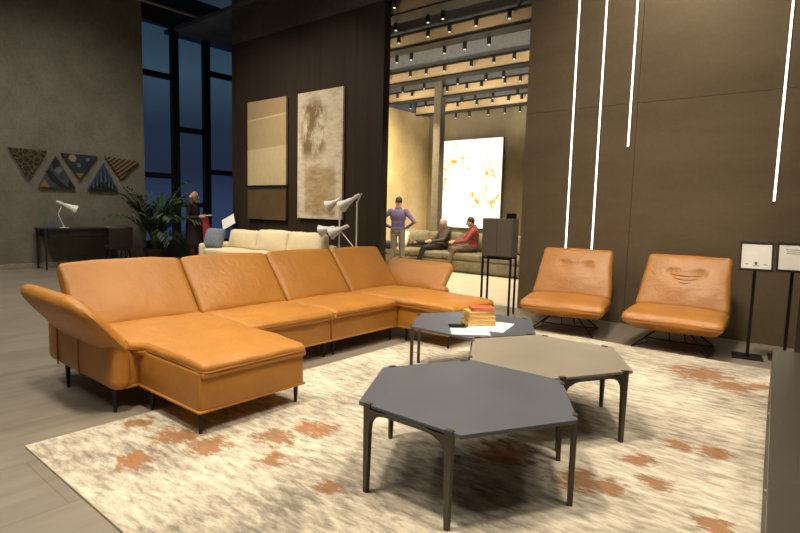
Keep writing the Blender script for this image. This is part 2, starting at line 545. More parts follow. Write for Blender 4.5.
struct(MB().box((5.05, 2.1, CH / 2), (.1, 10.3, CH)).build('wall_side', M['outer'], smooth=False))
struct(MB().box((-4.5, -3.05, CH / 2), (19, .1, CH)).build('wall_front', M['outer'], smooth=False))
struct(MB().box((-3.5, 14.05, 2.9), (14.2, .1, 5.8)).build('wall_far', M['farwall'], smooth=False), 'taupe far wall with the glowing picture', 'wall')
struct(MB().box((-10.6, 10.7, 2.15), (.2, 6.6, 4.3)).build('wall_ochre', M['yellowwall'], smooth=False), 'ochre plaster side wall of the back room', 'wall')
struct(MB().box((-10.6, 10.7, 5.0), (.18, 6.6, 1.4)).build('wall_ochre', M['backceil'], smooth=False), 'grey band above the ochre wall', 'wall')
struct(MB().box((-12.2, 12.05, CH / 2), (3.2, .1, CH)).build('wall_end', M['outer'], smooth=False))
struct(MB().box((3.5, 10.6, 2.9), (.1, 6.8, 5.8)).build('wall_end', M['outer'], smooth=False))
struct(MB().box((-4.5, 7.33, 6.15), (4.2, .12, .9)).build('wall_lintel', M['uppwall'], smooth=False))
struct(MB().box((-8.60, 11.9, 2.8), (.22, .22, 5.6), bevel=.01).build('trim_1', M['column'], smooth=False), 'grey square column in the back room', 'column')

# window wall at the left, seen past the grey wall
wx = -13.6
wf = MB()
cols = [6.2, 7.2, 7.38, 8.09, 8.26, 9.3, 9.48, 10.6, 10.75, 11.9]
for y in (6.25, 7.29, 8.175, 9.39, 10.67, 11.9):
    wf.box((wx, y, CH / 2), (.16, .17, CH))
for a, b, zz in ((6.25, 7.29, (.4, 2.1, 4.57)), (7.29, 8.175, (.4, 1.38, 3.31)), (8.175, 9.39, (.4, 2.28, 4.88)), (9.39, 10.67, (.4, 1.4, 3.3)), (10.67, 11.9, (.4, 2.2, 4.6))):
    for z in zz: wf.box((wx, (a + b) / 2, z), (.15, b - a, .13))
wf.box((wx, 9.07, .2), (.2, 5.8, .4)); wf.box((wx, 9.07, 6.2), (.2, 5.8, .85))
win = struct(wf.build('window_1', M['mull'], smooth=False), 'tall dusk-blue window wall with black frame', 'window')
struct(MB().box((wx - .03, 9.07, 3.1), (.012, 5.7, 5.5)).build('window_pane', M['glass'], win, False, off=win.location))
struct(MB().box((-13.2, 12.1, 3.3), (.9, .08, 6.6)).build('wall_end', M['outer'], smooth=False))
for i, (x, y0, y1, z, r) in enumerate(((-12.55, -1, 9.6, 5.86, .028), (-12.95, 4.5, 9.6, 6.05, .05), (-12.1, 4.5, 7.2, 6.25, .06))):
    tag(MB().tube([(x, y0, z), (x, y1 if i < 2 else 7.15, z)], r, 8).build('ceiling_pipe', M['pipe'] if i == 0 else M['truss']),
        ('thin pale pipe under the dark ceiling by the windows', 'dark duct pipe running above the pale pipe by the windows', 'dark pipe close to the ceiling beside the brown wall')[i], 'pipe')

# ------------------------------------------------------------------ light strips on the bronze wall
for x, z0, lab in ((-3.02, .72, 'long white light strip nearest the grey bar cabinet'),
                   (-2.66, .72, 'long white light strip second from the grey bar cabinet'),
                   (-2.28, 2.26, 'short white light strip stopping high above the gap between the lounge chairs'),
                   (-.69, 1.59, 'white light strip above the sign stands')):
    t = thing('light_strip', lab, 'wall light', (x, WY - .001, z0), 0, 'vertical light strips on the bronze wall')
    MB().box((0, -.006, (5.6 - z0) / 2), (.030, .012, 5.6 - z0)).build('channel', M['dark_frame'], t, False)
    MB().box((0, -.014, (5.6 - z0) / 2), (.022, .008, 5.6 - z0 - .01)).build('diffuser', M['strip'], t, False)

# ------------------------------------------------------------------ paintings
t = thing('painting', 'tall gold and cream banded painting beside the windows', 'painting', (-9.66, WY - .001, 1.12), 0)
MB().box((0, -.02, 1.24), (1.30, .04, 2.46)).build('backing', M['rail'], t, False)
MB().box((0, -.045, 1.605), (1.31, .05, 1.77), bevel=.004).build('upper_canvas', M['art_a'], t, False)
tag(MB().box((0, -.045, .31), (1.31, .05, .63), bevel=.004).build('lower_canvas', M['art_c'], t, False), 'dark brown lower panel')
t = thing('painting', 'tall brown and cream mottled abstract painting nearer the white lamps', 'painting', (-8.0, WY - .001, 1.18), 0)
MB().box((0, -.02, 1.215), (1.25, .04, 2.41)).build('backing', M['rail'], t, False)
MB().box((0, -.045, 1.215), (1.27, .05, 2.43), bevel=.004).build('canvas', M['art_b'], t, False)

# five triangular wall panels on the left wall (drawn in y,z; the plate is turned to face +x)
def tri_panel(pts, m, label):
    cy = sum(p[0] for p in pts) / 3; cz = min(p[1] for p in pts)
    t = thing('triangle_panel', label, 'wall art', (-12.999, cy, cz), 0, 'triangular panels above the desk')
    rot = Matrix(((0, 0, 1, 0), (1, 0, 0, 0), (0, 1, 0, 0), (0, 0, 0, 1)))
    poly = [(p[0] - cy, p[1] - cz) for p in pts]
    MB().prism(poly, 0, .05, rot).build('board', m, t, False)
    return t, rot, cy, cz
def on_panel(info, name, poly, m, h=.056):
    t, rot, cy, cz = info
    MB().prism([(a - cy, b - cz) for a, b in poly], .049, h, rot).build(name, m, t, False)
def disc(cy, cz, r, n=20): return [(cy + r * math.cos(2 * PI * i / n), cz + r * math.sin(2 * PI * i / n)) for i in range(n)]
tri_panel([(3.49, 2.42), (3.80, 1.80), (4.16, 2.42)], M['t_gold'], 'black downward triangle with a gold line lattice')
p = tri_panel([(3.98, 1.67), (4.68, 1.67), (4.31, 2.33)], M['t_blue'], 'slate blue upward triangle with dark chevrons and a gold corner')
on_panel(p, 'chevron', [(4.10, 1.99), (4.19, 2.05), (4.33, 1.86), (4.52, 1.68), (4.38, 1.68), (4.22, 1.82)], M['t_black'])
on_panel(p, 'chevron', [(4.22, 2.17), (4.32, 2.31), (4.40, 2.16), (4.28, 2.06)], M['t_black'])
on_panel(p, 'chevron', [(4.27, 2.03), (4.36, 2.12), (4.45, 2.06), (4.34, 1.94)], M['t_silver'])
on_panel(p, 'corner', [(3.99, 1.675), (4.18, 1.675), (4.09, 1.84)], M['t_tan'])
on_panel(p, 'corner', [(4.52, 1.675), (4.67, 1.675), (4.55, 1.86)], M['t_black'])
p = tri_panel([(4.42, 2.40), (4.76, 1.87), (5.14, 2.40)], M['t_navy'], 'navy downward triangle with a peach disc and two pale dots')
for cy, cz, r, m in ((4.63, 2.31, .075, M['t_peach']), (4.75, 2.17, .042, M['t_silver']), (4.93, 2.30, .04, M['t_silver'])):
    on_panel(p, 'disc', disc(cy, cz, r), m)
on_panel(p, 'corner', [(4.76, 1.88), (4.68, 2.0), (4.845, 2.0)], M['t_tan'])
p = tri_panel([(4.92, 1.66), (5.56, 1.66), (5.26, 2.25)], M['t_blueb'], 'blue upward triangle with black and silver spikes')
for i, (a, h) in enumerate(((4.99, .13), (5.07, .27), (5.15, .40), (5.23, .54), (5.31, .42), (5.39, .30), (5.47, .16))):
    on_panel(p, 'spike', [(a - .036, 1.665), (a + .036, 1.665), (a + .005, 1.66 + h)], M['t_black'] if i % 2 else M['t_black'])
for i, (a, z, h) in enumerate(((5.03, 1.72, .14), (5.11, 1.76, .2), (5.20, 1.84, .26), (5.29, 1.84, .22), (5.36, 1.74, .18), (5.43, 1.7, .14))):
    on_panel(p, 'spike', [(a - .016, z), (a + .016, z), (a + .002, z + h)], M['t_silver'], .058)
tri_panel([(5.29, 2.41), (5.62, 1.93), (6.04, 2.36)], M['t_stripe'], 'tan and black diagonally striped downward triangle')

# ------------------------------------------------------------------ ceiling beams and spotlights of the back room
beams = [(7.62, -7.2, -3.0, 4.74, 'first ceiling beam, just inside the opening'), (8.55, -10.45, -2.5, 4.49, 'widest looking ceiling beam in front of the column'),
         (10.65, -10.45, -2.5, 4.46, 'ceiling beam just in front of the column top'), (12.05, -10.45, -2.5, 4.36, 'ceiling beam just behind the column'),
         (13.4, -10.45, -2.5, 4.24, 'ceiling beam beside the far wall')]
heads = {0: ([-6.36, -5.3], [-6.62, -5.9, -5.59]), 1: ([-7.03, -6.33, -5.85, -5.3, -4.66], [-7.37, -7.0, -6.2, -5.75, -5.24]),
         2: ([-9.13, -8.42, -7.95, -7.44, -6.72, -6.16, -5.68], [-9.42, -8.94, -8.27, -7.3, -6.55, -6.11]),
         3: ([-9.99, -9.48, -8.33, -7.73, -7.31, -6.66, -6.26], [-9.8, -9.28, -8.1, -7.7, -7.18, -6.5]),
         4: ([-9.37, -8.9, -8.27, -7.78, -7.3, -6.91], [-9.19, -8.72, -8.1, -7.59, -7.13])}
ORD = ['first', 'second', 'third', 'fourth', 'fifth', 'sixth', 'seventh', 'eighth']
BN = ['nearest beam', 'broad beam', 'beam before the column', 'beam behind the column', 'far wall beam']
spot0 = thing('spotlight', '', 'spotlight', (0, 0, 0))
MB().tube([(0, 0, .13), (0, 0, .0)], [.036, .036], 12).build('housing', M['rail'], spot0)
MB().tube([(0, 0, .002), (0, 0, -.006)], [.022, .022], 12).build('lens', M['lens'], spot0)
first = True
for i, (y, x0, x1, zb, lab) in enumerate(beams):
    w = x1 - x0; cx = (x0 + x1) / 2
    t = thing('ceiling_beam', 'grey and tan wood-faced ' + lab, 'ceiling beam', (cx, y, zb), 0, 'beams across the back room ceiling')
    MB().box((0, .06, .40), (w, .36, .74), bevel=.008).build('upper_beam', M['beamgrey'], t, False)
    tag(MB().box((0, 0.02, .125), (w, .04, .21), T(0, -.15, 0)).build('wood_board', M['beamtan'], t, False), 'tan wooden face board')
    MB().box((0, .055, .025), (w, .37, .016)).build('soffit_shade', M['rail'], t, False)  # black sheet that paints in the shade on the beam underside
    MB().box((0, -.195, .24), (w, .05, .035)).build('upper_rail', M['rail'], t, False)
    MB().box((0, -.12, .0), (w, .10, .035)).build('lower_rail', M['rail'], t, False)
    for row, (hy, hz, nm) in enumerate(((-.235, .09, 'upper rail'), (.12, -.145, 'lower rail'))):
        for q, x in enumerate(heads[i][row]):
            lb = '%s spotlight from the dark wall on the %s, %s' % (ORD[q], nm, BN[i])
            gp = 'spotlights on the %s of the %s' % (nm, BN[i])
            L = (x, y + hy, zb + hz)
            if first:
                spot0.location = L; tag(spot0, lb, 'spotlight', gp); first = False
            else: dup(spot0, L, 0, lb, gp)

# ------------------------------------------------------------------ glowing picture
t = thing('lightbox_picture', 'tall glowing white picture with amber blots on the far wall', 'lightbox', (-8.87, 13.999, .9), 0)
MB().box((0, -.04, 1.31), (2.14, .08, 2.64)).build('frame', M['barcab'], t, False)
MB().box((0, -.084, 1.31), (2.10, .012, 2.60)).build('screen', M['lightbox'], t, False)

# ------------------------------------------------------------------ rug
t = thing('rug', 'large distressed cream rug with grey streaks and rust stains', 'rug', (-1.385, 3.49, 0))
MB().box((0, 0, .006), (4.26, 5.06, .012), bevel=.004).build('pile', M['rug'], t, False)
MB().loop([(-2.13, -2.53, .006), (2.13, -2.53, .006), (2.13, 2.53, .006), (-2.13, 2.53, .006)], .006).build('binding', M['rugedge'], t)

# ------------------------------------------------------------------ sectional sofa
SO = (-4.0, 3.45, 0)
sofa = thing('sectional_sofa', 'long tan leather U-shaped sectional sofa with flared arms on thin black legs', 'sofa', SO)
def sp(mb, name, m, parent=sofa, **kw): return mb.build(name, m, parent, off=SO, **kw)
def base_block(x0, x1, y0, y1, z0=.147, z1=.40):
    b = MB()
    b.box(((x0 + x1) / 2, (y0 + y1) / 2, (z0 + z1) / 2), (x1 - x0, y1 - y0, z1 - z0), bevel=.018, seg=3)
    b.box(((x0 + x1) / 2, (y0 + y1) / 2, z0 + .006), (x1 - x0 + .02, y1 - y0 + .02, .018), bevel=.008)
    return b
sp(base_block(-4.86, -3.70, 1.60, 3.495), 'seat_base', M['leather'])
sp(base_block(-4.86, -3.70, 3.505, 5.24), 'seat_base', M['leather'])
sp(base_block(-3.70, -2.92, 1.69, 2.50), 'chaise_base', M['leather'])
sp(base_block(-3.70, -3.03, 4.46, 5.18), 'chaise_base', M['leather'])
def seat(x0, x1, y0, y1, seed, top=.455, puff=.02):
    lip = .385
    h = top - lip
    nar = .07 if seed == 1 else 0
    def shift(x, y):
        # the chaise runs clear of the arm in front
        k = min(1, max(0, (x + 3.72) / .10))
        v = ((y0 + y1) / 2 - y) / ((y1 - y0) / 2)
        return k * k * (3 - 2 * k) * (nar * max(0, v) + nar * .6 * min(0, v))
    def f(p, q):
        p.y += shift(p.x + (x0 + x1) / 2, p.y + (y0 + y1) / 2)
        # the loose top sags over the base: front lip droops and bulges
        fr = max(0, (q.x - .55) / .45)
        p.z -= .012 * fr * fr
        return p
    c = sp(MB().soft((x1 - x0, y1 - y0, h), .048, T((x0 + x1) / 2, (y0 + y1) / 2, lip + h / 2), (.006, .004, puff), 20, .010, f, seed), 'seat_cushion', M['leather'])
    rr = rounded_rect(x0 - .004, x1 + .004, y0 + .001, y1 - .001, .045)
    sp(MB().soft((x1 - x0 + .006, y1 - y0 - .002, .044), .02, T((x0 + x1) / 2 + .001, (y0 + y1) / 2, lip + .006), (0, 0, 0), 14, .004, f, seed), 'border', M['leather'], c)
    sp(MB().loop([(x, y + shift(x, y), lip + .026 - .012 * max(0, ((x - (x0 + x1) / 2) / ((x1 - x0) / 2) - .55) / .45) ** 2) for x, y in densify(rr)], .006), 'piping', M['seam'], c)
    return c
seat(-4.42, -2.90, 1.63, 2.545, 1, .462, .03)
seat(-4.42, -3.665, 2.555, 3.495, 2)
seat(-4.42, -3.665, 3.505, 4.415, 3)
seat(-4.42, -2.95, 4.425, 5.22, 4, .462, .03)
def back(y0, y1, seed):
    tilt = R(35)
    L = .63
    def f(p, q):
        # thinner towards the top edge, slightly hollow corners
        k = (q.z + 1) / 2
        p.x *= 1 - .42 * k
        p.z -= .014 * q.y * q.y * k
        return p
    m = T(-4.34, (y0 + y1) / 2, .44) @ RY(-tilt) @ T(-.09, 0, L / 2)
    c = sp(MB().soft((.19, y1 - y0, L), .042, m, (.035, .0, .012), 20, .005, f, seed), 'back_cushion', M['leather'])
    return c
for i, (a, b) in enumerate(((1.56, 2.55), (2.56, 3.50), (3.51, 4.42), (4.43, 5.26))):
    back(a, b, 10 + i)
sp(MB().box((-4.86, 3.44, .38), (.10, 3.74, .46), bevel=.03).box((-4.78, 3.44, .36), (.12, 3.7, .3), bevel=.02), 'back_frame', M['leather'])
# arms: lower side panel and a flap folded outwards
def arm(sgn, yi, xa, xb, hh, rs):
    # sgn -1: arm at low y ; +1: arm at high y
    y_out = yi + sgn * .13
    ylo, yhi = min(yi, y_out), max(yi, y_out)
    pan = sp(MB().soft((1.19, .13, .36), .06, T(-4.225, (ylo + yhi) / 2, .33), (0, .012, 0), 12), 'arm_panel', M['leather'])
    ys = y_out + sgn * .010
    for x in (-4.56, -4.16):
        sp(MB().tube([(x, ys, .17), (x, ys + sgn * .002, .33), (x, ys, .50)], .006, 6), 'seam', M['seam'], pan)
    ang = R(40) * (-sgn)
    out = densify(rounded_rect(xa, xb, -.09, hh, .1, 7, rs), .06)
    m = T(0, yi + sgn * .075, .47) @ RX(ang) @ Matrix(((1, 0, 0, 0), (0, 0, -1, 0), (0, 1, 0, 0), (0, 0, 0, 1)))
    fl = sp(MB().pad(out, .17, m, 8, 2.6), 'armrest', M['leather'])
    return fl
arm(-1, 1.62, -4.70, -3.62, .40, (.10, .06, .20, .10))
arm(1, 5.24, -4.72, -3.70, .37, (.08, .05, .09, .08))
for x, y in ((-4.47, 1.515), (-3.70, 1.53), (-3.57, 1.72), (-2.955, 1.715), (-2.97, 2.465), (-3.74, 3.44), (-3.74, 3.56), (-3.76, 4.42),
             (-3.60, 4.50), (-3.06, 4.51), (-3.08, 5.12), (-3.75, 5.30), (-4.78, 5.30), (-4.78, 3.44), (-4.78, 3.56)):
    sp(MB().tube([(x, y, .17), (x, y, .0125 if x > -3.53 else 0)], [.019, .011], 10), 'leg', M['black'])

# ------------------------------------------------------------------ lounge chairs
def lounge():
    t = thing('lounge_chair', '', 'chair', (0, 0, 0), 0, 'tan lounge chairs by the bronze wall')
    def fs(p, q):
        k = (q.y + 1) / 2                       # 0 front .. 1 back
        if p.z < 0:                             # boat-shaped underside, drawn in at the front and the sides
            t_ = -p.z / .115
            p.x *= 1 - .15 * t_
            p.y += .24 * t_ * max(0, -q.y) ** .7
        else: p.z *= .66 + .34 * min(1, k * 2)
        p.z += .02 * (1 - k)
        edge = max(0, -q.y - .8) / .2
        p.z -= .02 * edge
        return p
    s_ = MB().soft((.94, .78, .23), .06, T(0, -.02, .285), (.01, .01, .025), 20, .008, fs, 3).build('seat', M['chair_leather'], t)
    pts = [(x, y - .02, .285 + .012 + .02 * (1 - (y / .39 + 1) / 2)) for x, y in densify(rounded_rect(-.472, .472, -.392, .30, .06), .06)]
    MB().loop(pts, .007).build('piping', M['seam'], s_)
    def fb(p, q):
        k = (q.z + 1) / 2
        p.x *= 1 - .10 * k
        if p.y < 0:
            for bx in (-.15, .15):
                d2 = (p.x - bx) ** 2 + (p.z - .10) ** 2
                p.y += .016 * math.exp(-d2 / .0030)
            if abs(p.x) < .20: p.y += .017 * math.exp(-((p.z - .10 + .010 * math.cos(p.x * 12)) / .016) ** 2)
            p.y += .010 * math.exp(-((p.z - .02 + .25 * p.x * p.x) / .014) ** 2) * math.exp(-(p.x / .16) ** 4)
            p.y += .008 * math.exp(-((p.z + .04 + .45 * p.x * p.x) / .014) ** 2) * math.exp(-(p.x / .13) ** 4)
        return p
    m = T(0, .24, .36) @ RX(R(-35)) @ T(0, .0, .335)
    b = MB().soft((.95, .15, .71), .05, m, (.0, .03, .01), 34, .006, fb, 5).build('backrest', M['chair_leather'], t)
    for bx in (-.15, .15):
        MB().ellip((0, 0, 0), (.014, .008, .014), None, 10, 6).build('button', M['seam'], b).matrix_local = m @ T(bx, -.072, .10)
    MB().tube([m @ Vector((-.15 + .03 * i, -.070 - .016 * math.sin(PI * i / 10), .10 - .010 * math.cos((-.15 + .03 * i) * 12))) for i in range(11)], .0045, 6).build('crease', M['seam'], b)
    fr = MB()
    for sx in (-1, 1):
        fr.tube([(sx * .13, -.10, .21), (sx * .36, -.34, .014)], .0085, 8)
        fr.tube([(sx * .13, .14, .20), (sx * .34, .25, .014)], .0085, 8)
        fr.tube([(sx * .36, -.34, .014), (sx * .27, -.02, .014), (sx * .34, .25, .014)], .0075, 8)
        fr.tube([(sx * .07, .02, .20), (sx * .08, .20, .016)], .0065, 8)
    fr.tube([(-.34, .25, .014), (-.16, .19, .014), (.16, .19, .014), (.34, .25, .014)], .0075, 8)
    fr.box((0, .02, .205), (.34, .36, .012))
    fr.build('wire_base', M['black'], t)
    return t
c0 = lounge(); c0.location = (-2.58, 6.31, .0075); c0.rotation_euler = (0, 0, R(12))
c0['label'] = 'tan leather lounge chair nearest the grey bar cabinet'
c1 = dup(c0, (-1.375, 6.35, .0075), R(4), 'creased tan leather lounge chair beside the black sign stands')

mb = T(0, .24, .36) @ RX(R(-35)) @ T(0, .0, .335)
for z0, hw, sag in ((.062, .15, .012), (.03, .13, .030), (-.005, .10, .036)):     # creases sat into the lower back
    MB().tube([mb @ Vector((x * hw, -.1025 + .006 * x * x, z0 + sag * (x * x - 1))) for x in [i / 6 - 1 for i in range(13)]],
              [.0015 + .006 * math.cos(x * PI / 2) for x in [i / 6 - 1 for i in range(13)]], 8).build('crease', M['chair_leather'], [c for c in c1.children if c.name.startswith('backrest')][0])

# ------------------------------------------------------------------ hexagonal coffee tables
def hex_table(center, r, turn, topm, label, z=.46, frame=M['dark_frame']):
    t = thing('coffee_table', label, 'coffee table', (*center, .0121), 0, 'hexagonal coffee tables on the rug')
    z -= .0121
    V = [(r * math.cos(k * PI / 3), r * math.sin(k * PI / 3)) for k in range(6)]
    MB().prism(V, z - .020, z, None, .003).build('tabletop', topm, t, False)
    rails = MB()
    for k in ((4, 0, 2) if not turn else (5, 1, 3)):
        a, b = Vector((*V[k], 0)), Vector((*V[(k + 1) % 6], 0))
        e = (b - a).normalized(); nrm = Vector((e.y, -e.x, 0))      # outward
        th = math.atan2(e.y, e.x)
        L = (b - a).length
        for q, s_ in ((.10, 1), (.90, -1)):
            p = a + e * (L * q)
            leg = MB()
            m = T(p.x, p.y, 0) @ RZ(th)
            # flat tapering leg seen in its own plane, with a curved bracket to the rail
            prof = [(-.020, z + .004), (-.013, .0), (.008, .0), (.018, z - .13), (.023, z - .09), (.045, z - .058), (.085, z - .040), (.12, z - .034), (.12, z - .020), (.020, z - .020), (.020, z + .004)]
            if s_ < 0: prof = [(-x, y) for x, y in prof][::-1]
            mm = m @ Matrix(((1, 0, 0, 0), (0, 0, -1, 0), (0, 1, 0, 0), (0, 0, 0, 1)))
            leg.prism(prof, -.012, .012, mm @ T(0, 0, -.004))
            leg.build('leg', frame, t, False)
        c = (a + b) / 2
        rails.box((0, 0, z - .027), (L * .8, .02, .014), T(c.x, c.y, 0) @ RZ(th))
    for k in range(3):
        ang = PI / 6 + k * PI / 3
        rails.box((0, 0, z - .026), (r * 1.7, .03, .012), RZ(ang + PI / 6))
    rails.build('under_frame', frame, t, False)
    return t
hex_table((-1.497, 2.405), .598, 0, M['navy_top'], 'slate grey hexagonal coffee table closest to the rug front, largest in view')
hex_table((-1.531, 3.424), .572, 1, M['taupe_top'], 'taupe hexagonal coffee table set between the two slate ones')
hex_table((-2.413, 3.928), .572, 1, M['navy_top2'], 'slate blue hexagonal coffee table carrying the books, beside the sofa')

# books and papers on the far table
TZ = .4605
def book(x, y, z, w, d, h, rz, m, label):
    t = thing('book', label, 'book', (x, y, z), rz, 'stack of books on the slate blue table')
    MB().box((0, 0, h * .5), (w - .012, d - .012, h - .008)).build('pages', M['pages'], t, False)
    c = MB()
    c.box((0, 0, .003), (w, d, .006)); c.box((0, 0, h - .003), (w, d, .006)); c.box((-w / 2 + .003, 0, h / 2), (.006, d, h))
    c.build('cover', m, t, False)
bz = TZ + .0045
book(-2.345, 3.895, bz, .24, .19, .045, R(50), M['booky'], 'thick ochre book at the bottom of the book stack')
book(-2.335, 3.895, bz + .0455, .23, .18, .035, R(44), M['booko'], 'orange book second from the bottom of the stack')
book(-2.35, 3.885, bz + .081, .21, .17, .035, R(54), M['booky'], 'ochre book directly under the red one')
book(-2.325, 3.905, bz + .1165, .19, .14, .03, R(42), M['bookr'], 'red book on top of the book stack')
tag(MB().box((0, 0, .002), (.30, .38, .004), T(-2.23, 3.905, TZ) @ RZ(R(14))).build('paper_sheet', M['paper'], smooth=False), 'white paper spread underneath the book stack', 'paper')
tag(MB().box((0, 0, .0015), (.21, .297, .003), T(-2.24, 3.60, TZ) @ RZ(R(-52))).build('brochure', M['paper'], smooth=False), 'white brochure at the table corner nearest the taupe table', 'paper')
tag(MB().box((0, 0, .007), (.06, .13, .014), T(-2.44, 3.71, TZ) @ RZ(R(-45)), .004).build('remote_control', M['black']), 'small black remote beside the book stack', 'remote')

# ------------------------------------------------------------------ sign stands
def sign(loc, rz, label, marks):
    t = thing('sign_stand', label, 'sign stand', loc, rz, 'paper holders on poles by the bronze wall')
    MB().box((0, 0, .006), (.27, .27, .012), bevel=.003).build('base_plate', M['black'], t, False)
    MB().box((0, .0, .46), (.028, .028, .90)).build('pole', M['black'], t, False)
    m = T(0, -.02, 1.03) @ RX(R(-24))
    f = MB()
    f.box((0, 0.012, 0), (.285, .008, .30), m)
    for a, b, w, h in ((0, .143, .285, .016), (0, -.143, .285, .016), (-.135, 0, .016, .30), (.135, 0, .016, .30)):
        f.box((a, 0, b), (w, .02, h), m)
    fr = f.build('frame', M['black'], t, False)
    MB().box((0, 0.004, 0), (.252, .006, .264), m).build('paper', M['paper'], fr, False)
    k = MB()
    for a, b, w, h in marks: k.box((a, .0005, b), (w, .002, h), m)
    k.build('print', M['ink'], fr, False)
sign((-.72, 6.46, 0), R(10), 'black sign stand nearest the lounge chair, holding a white sheet', [(0, -.075, .022, .03), (-.08, -.085, .03, .006), (.08, -.085, .03, .006), (0, -.10, .05, .005)])
sign((-.425, 6.62, 0), R(8), 'black sign stand half hidden by the tall dark panel', [(0, .08, .14, .005), (0, .06, .12, .005), (0, .04, .13, .005)])

# ------------------------------------------------------------------ low sideboard and tall panel at the right edge
t = thing('sideboard', 'low glossy grey sideboard along the rug edge', 'sideboard', (-.205, 2.86, .0121), R(5.1))
MB().box((.27, -.17, .025), (.44, 3.6, .05)).build('plinth', M['black'], t, False)
MB().box((.265, -.17, .255), (.50, 3.70, .41)).build('body', M['cabinet'], t, False)
MB().box((.26, -.17, .475), (.53, 3.74, .025), bevel=.003).build('top_panel', M['cabinet'], t, False)
for k in range(4):
    d = MB().box((.006, -1.555 + k * .923, .255), (.016, .913, .40), bevel=.003).build('drawer', M['desk'], t, False)
    MB().box((-.006, -1.555 + k * .923, .44), (.012, .02, .012)).build('pull', M['pipe'], d, False)
struct(MB().box((.43, 6.12, 1.5), (1.5, .08, 3.0), bevel=.006).build('partition', M['rail'], smooth=False), 'tall dark panel at the edge behind the sideboard', 'partition')

# ------------------------------------------------------------------ bar cabinet on legs
t = thing('bar_cabinet', 'grey boxy cabinet on tall thin black legs at the bronze wall corner', 'cabinet', (-3.72, 6.66, 0), R(9))
MB().box((0, 0, 1.055), (.43, .24, .52), bevel=.005).build('body', M['barcab'], t, False)
for sx in (-1, 1):
    d = MB().box((sx * .1065, -.126, 1.055), (.209, .014, .50), bevel=.003).build('door', M['barcab'], t, False)
    for sy in (-1, 1):
        MB().box((sx * .20, sy * .105, .40), (.024, .024, .80)).build('leg', M['black'], t, False)
MB().box((0, -.105, .775), (.40, .02, .03)).box((0, .105, .775), (.40, .02, .03)).build('apron', M['black'], t, False)
t = thing('card_holder', 'small dark card holder on top of the grey bar cabinet', 'card holder', (-3.64, 6.65, 1.3155), R(9))
MB().box((.08, 0, .035), (.13, .05, .07), bevel=.004).build('block', M['black'], t, False)
MB().box((-.02, 0, .073), (.30, .09, .006)).build('plate', M['barcab'], t, False)

# ------------------------------------------------------------------ cream sofa with cushion, tablet stand
CS = (-8.86, 6.55, 0)
t = thing('cream_sofa', 'long cream fabric sofa below the two paintings', 'sofa', CS)
t.scale = (.90, 1, 1)
MB().soft((3.5, .95, .26), .06, T(0, 0, .22), (0, 0, .0), 8).build('base', M['cream'], t)
for k in range(3):
    MB().soft((1.08, .66, .16), .05, T(-1.08 + k * 1.08, -.13, .42), (0, 0, .03), 10, .008, None, k).build('seat_cushion', M['cream'], t)
for k, (h, yy) in enumerate(((.42, 0), (.46, 0), (.46, 0))):
    MB().soft((1.10, .2, h), .07, T(-1.09 + k * 1.09, .25, .50 + h / 2 - .04) @ RX(R(-12)), (0, .05, .012), 12, .014, None, 5 + k).build('back_cushion', M['cream'], t)
MB().soft((3.5, .16, .62), .06, T(0, .42, .40), (0, 0, 0), 8).build('backrest', M['cream'], t)
for sx in (-1, 1):
    MB().soft((.20, .95, .52), .07, T(sx * 1.72, 0, .34), (.0, 0, .02), 8).build('armrest', M['cream'], t)
    for sy in (-1, 1):
        MB().tube([(sx * 1.6, sy * .38, .12), (sx * 1.6, sy * .38, 0)], [.02, .015], 8).build('leg', M['black'], t)
tag(MB().soft((.46, .15, .44), .07, T(-10.22, 6.30, .70) @ RZ(R(14)) @ RX(R(-20)), (0, .05, 0), 10, .012).build('throw_pillow', M['bluegrey']), 'blue grey pillow leaning on the cream sofa', 'pillow')
t = thing('tablet_stand', 'white slanted tablet on a thin stand beside the cream sofa', 'stand', (-10.88, 7.08, 0), R(25))
MB().box((0, 0, .006), (.24, .20, .012)).build('base_plate', M['black'], t, False)
MB().tube([(0, 0, .01), (0, 0, 1.0)], .012, 8).build('pole', M['black'], t)
m = T(0, -.01, 1.02) @ RY(R(-28)) @ RX(R(-25))
s_ = MB().box((0, .0, .0), (.36, .03, .28), m, .004).build('tablet_body', M['black'], t, False)
MB().box((0, -.016, .0), (.34, .005, .26), m).build('screen_sheet', M['paper'], s_, False)

# ------------------------------------------------------------------ white cone floor lamps
def cone_head(t, tip, mouth, r=.11, name='lamp_shade'):
    tip, mouth = Vector(tip), Vector(mouth)
    d = (mouth - tip); L = d.length
    q = Vector((0, 0, 1)).rotation_difference(d).to_matrix().to_4x4()
    prof = [(.006, 0), (.028, .01), (.034, .06), (.03, L * .38), (.045, L * .46), (r * .62, L * .7), (r, L), (r - .008, L), (r * .58, L * .71), (.035, L * .5), (.01, L * .48)]
    MB().lathe(prof, 18, T(*tip) @ q).build(name, M['white'], t)
def lamp_stand(loc, label, h, shades, rods):
    t = thing('floor_lamp', label, 'floor lamp', loc, 0, 'white cone floor lamps by the dark wall')
    MB().lathe([(.13, 0), (.13, .018), (.02, .026), (.012, .03)], 24).build('base', M['white'], t)
    MB().tube([(0, 0, .02), (0, 0, h)], .013, 10).build('pole', M['white'], t)
    for a, b in shades: cone_head(t, a, b)
    for a, b in rods: MB().tube([a, b], .009, 8).build('arm', M['white'], t)
    return t
lamp_stand((-6.94, 6.72, 0), 'white floor lamp with three cone shades beside the cream sofa end', 1.60,
           [((.02, .0, 1.56), (-.20, -.10, 1.42)), ((.16, .06, 1.10), (-.12, -.10, .94)), ((-.1, -.02, 1.06), (-.36, -.12, .98))],
           [((0, 0, 1.54), (.02, .01, 1.62)), ((-.12, 0, 1.06), (.18, .06, 1.08)), ((.03, 0, 1.0), (.32, .05, .72))])
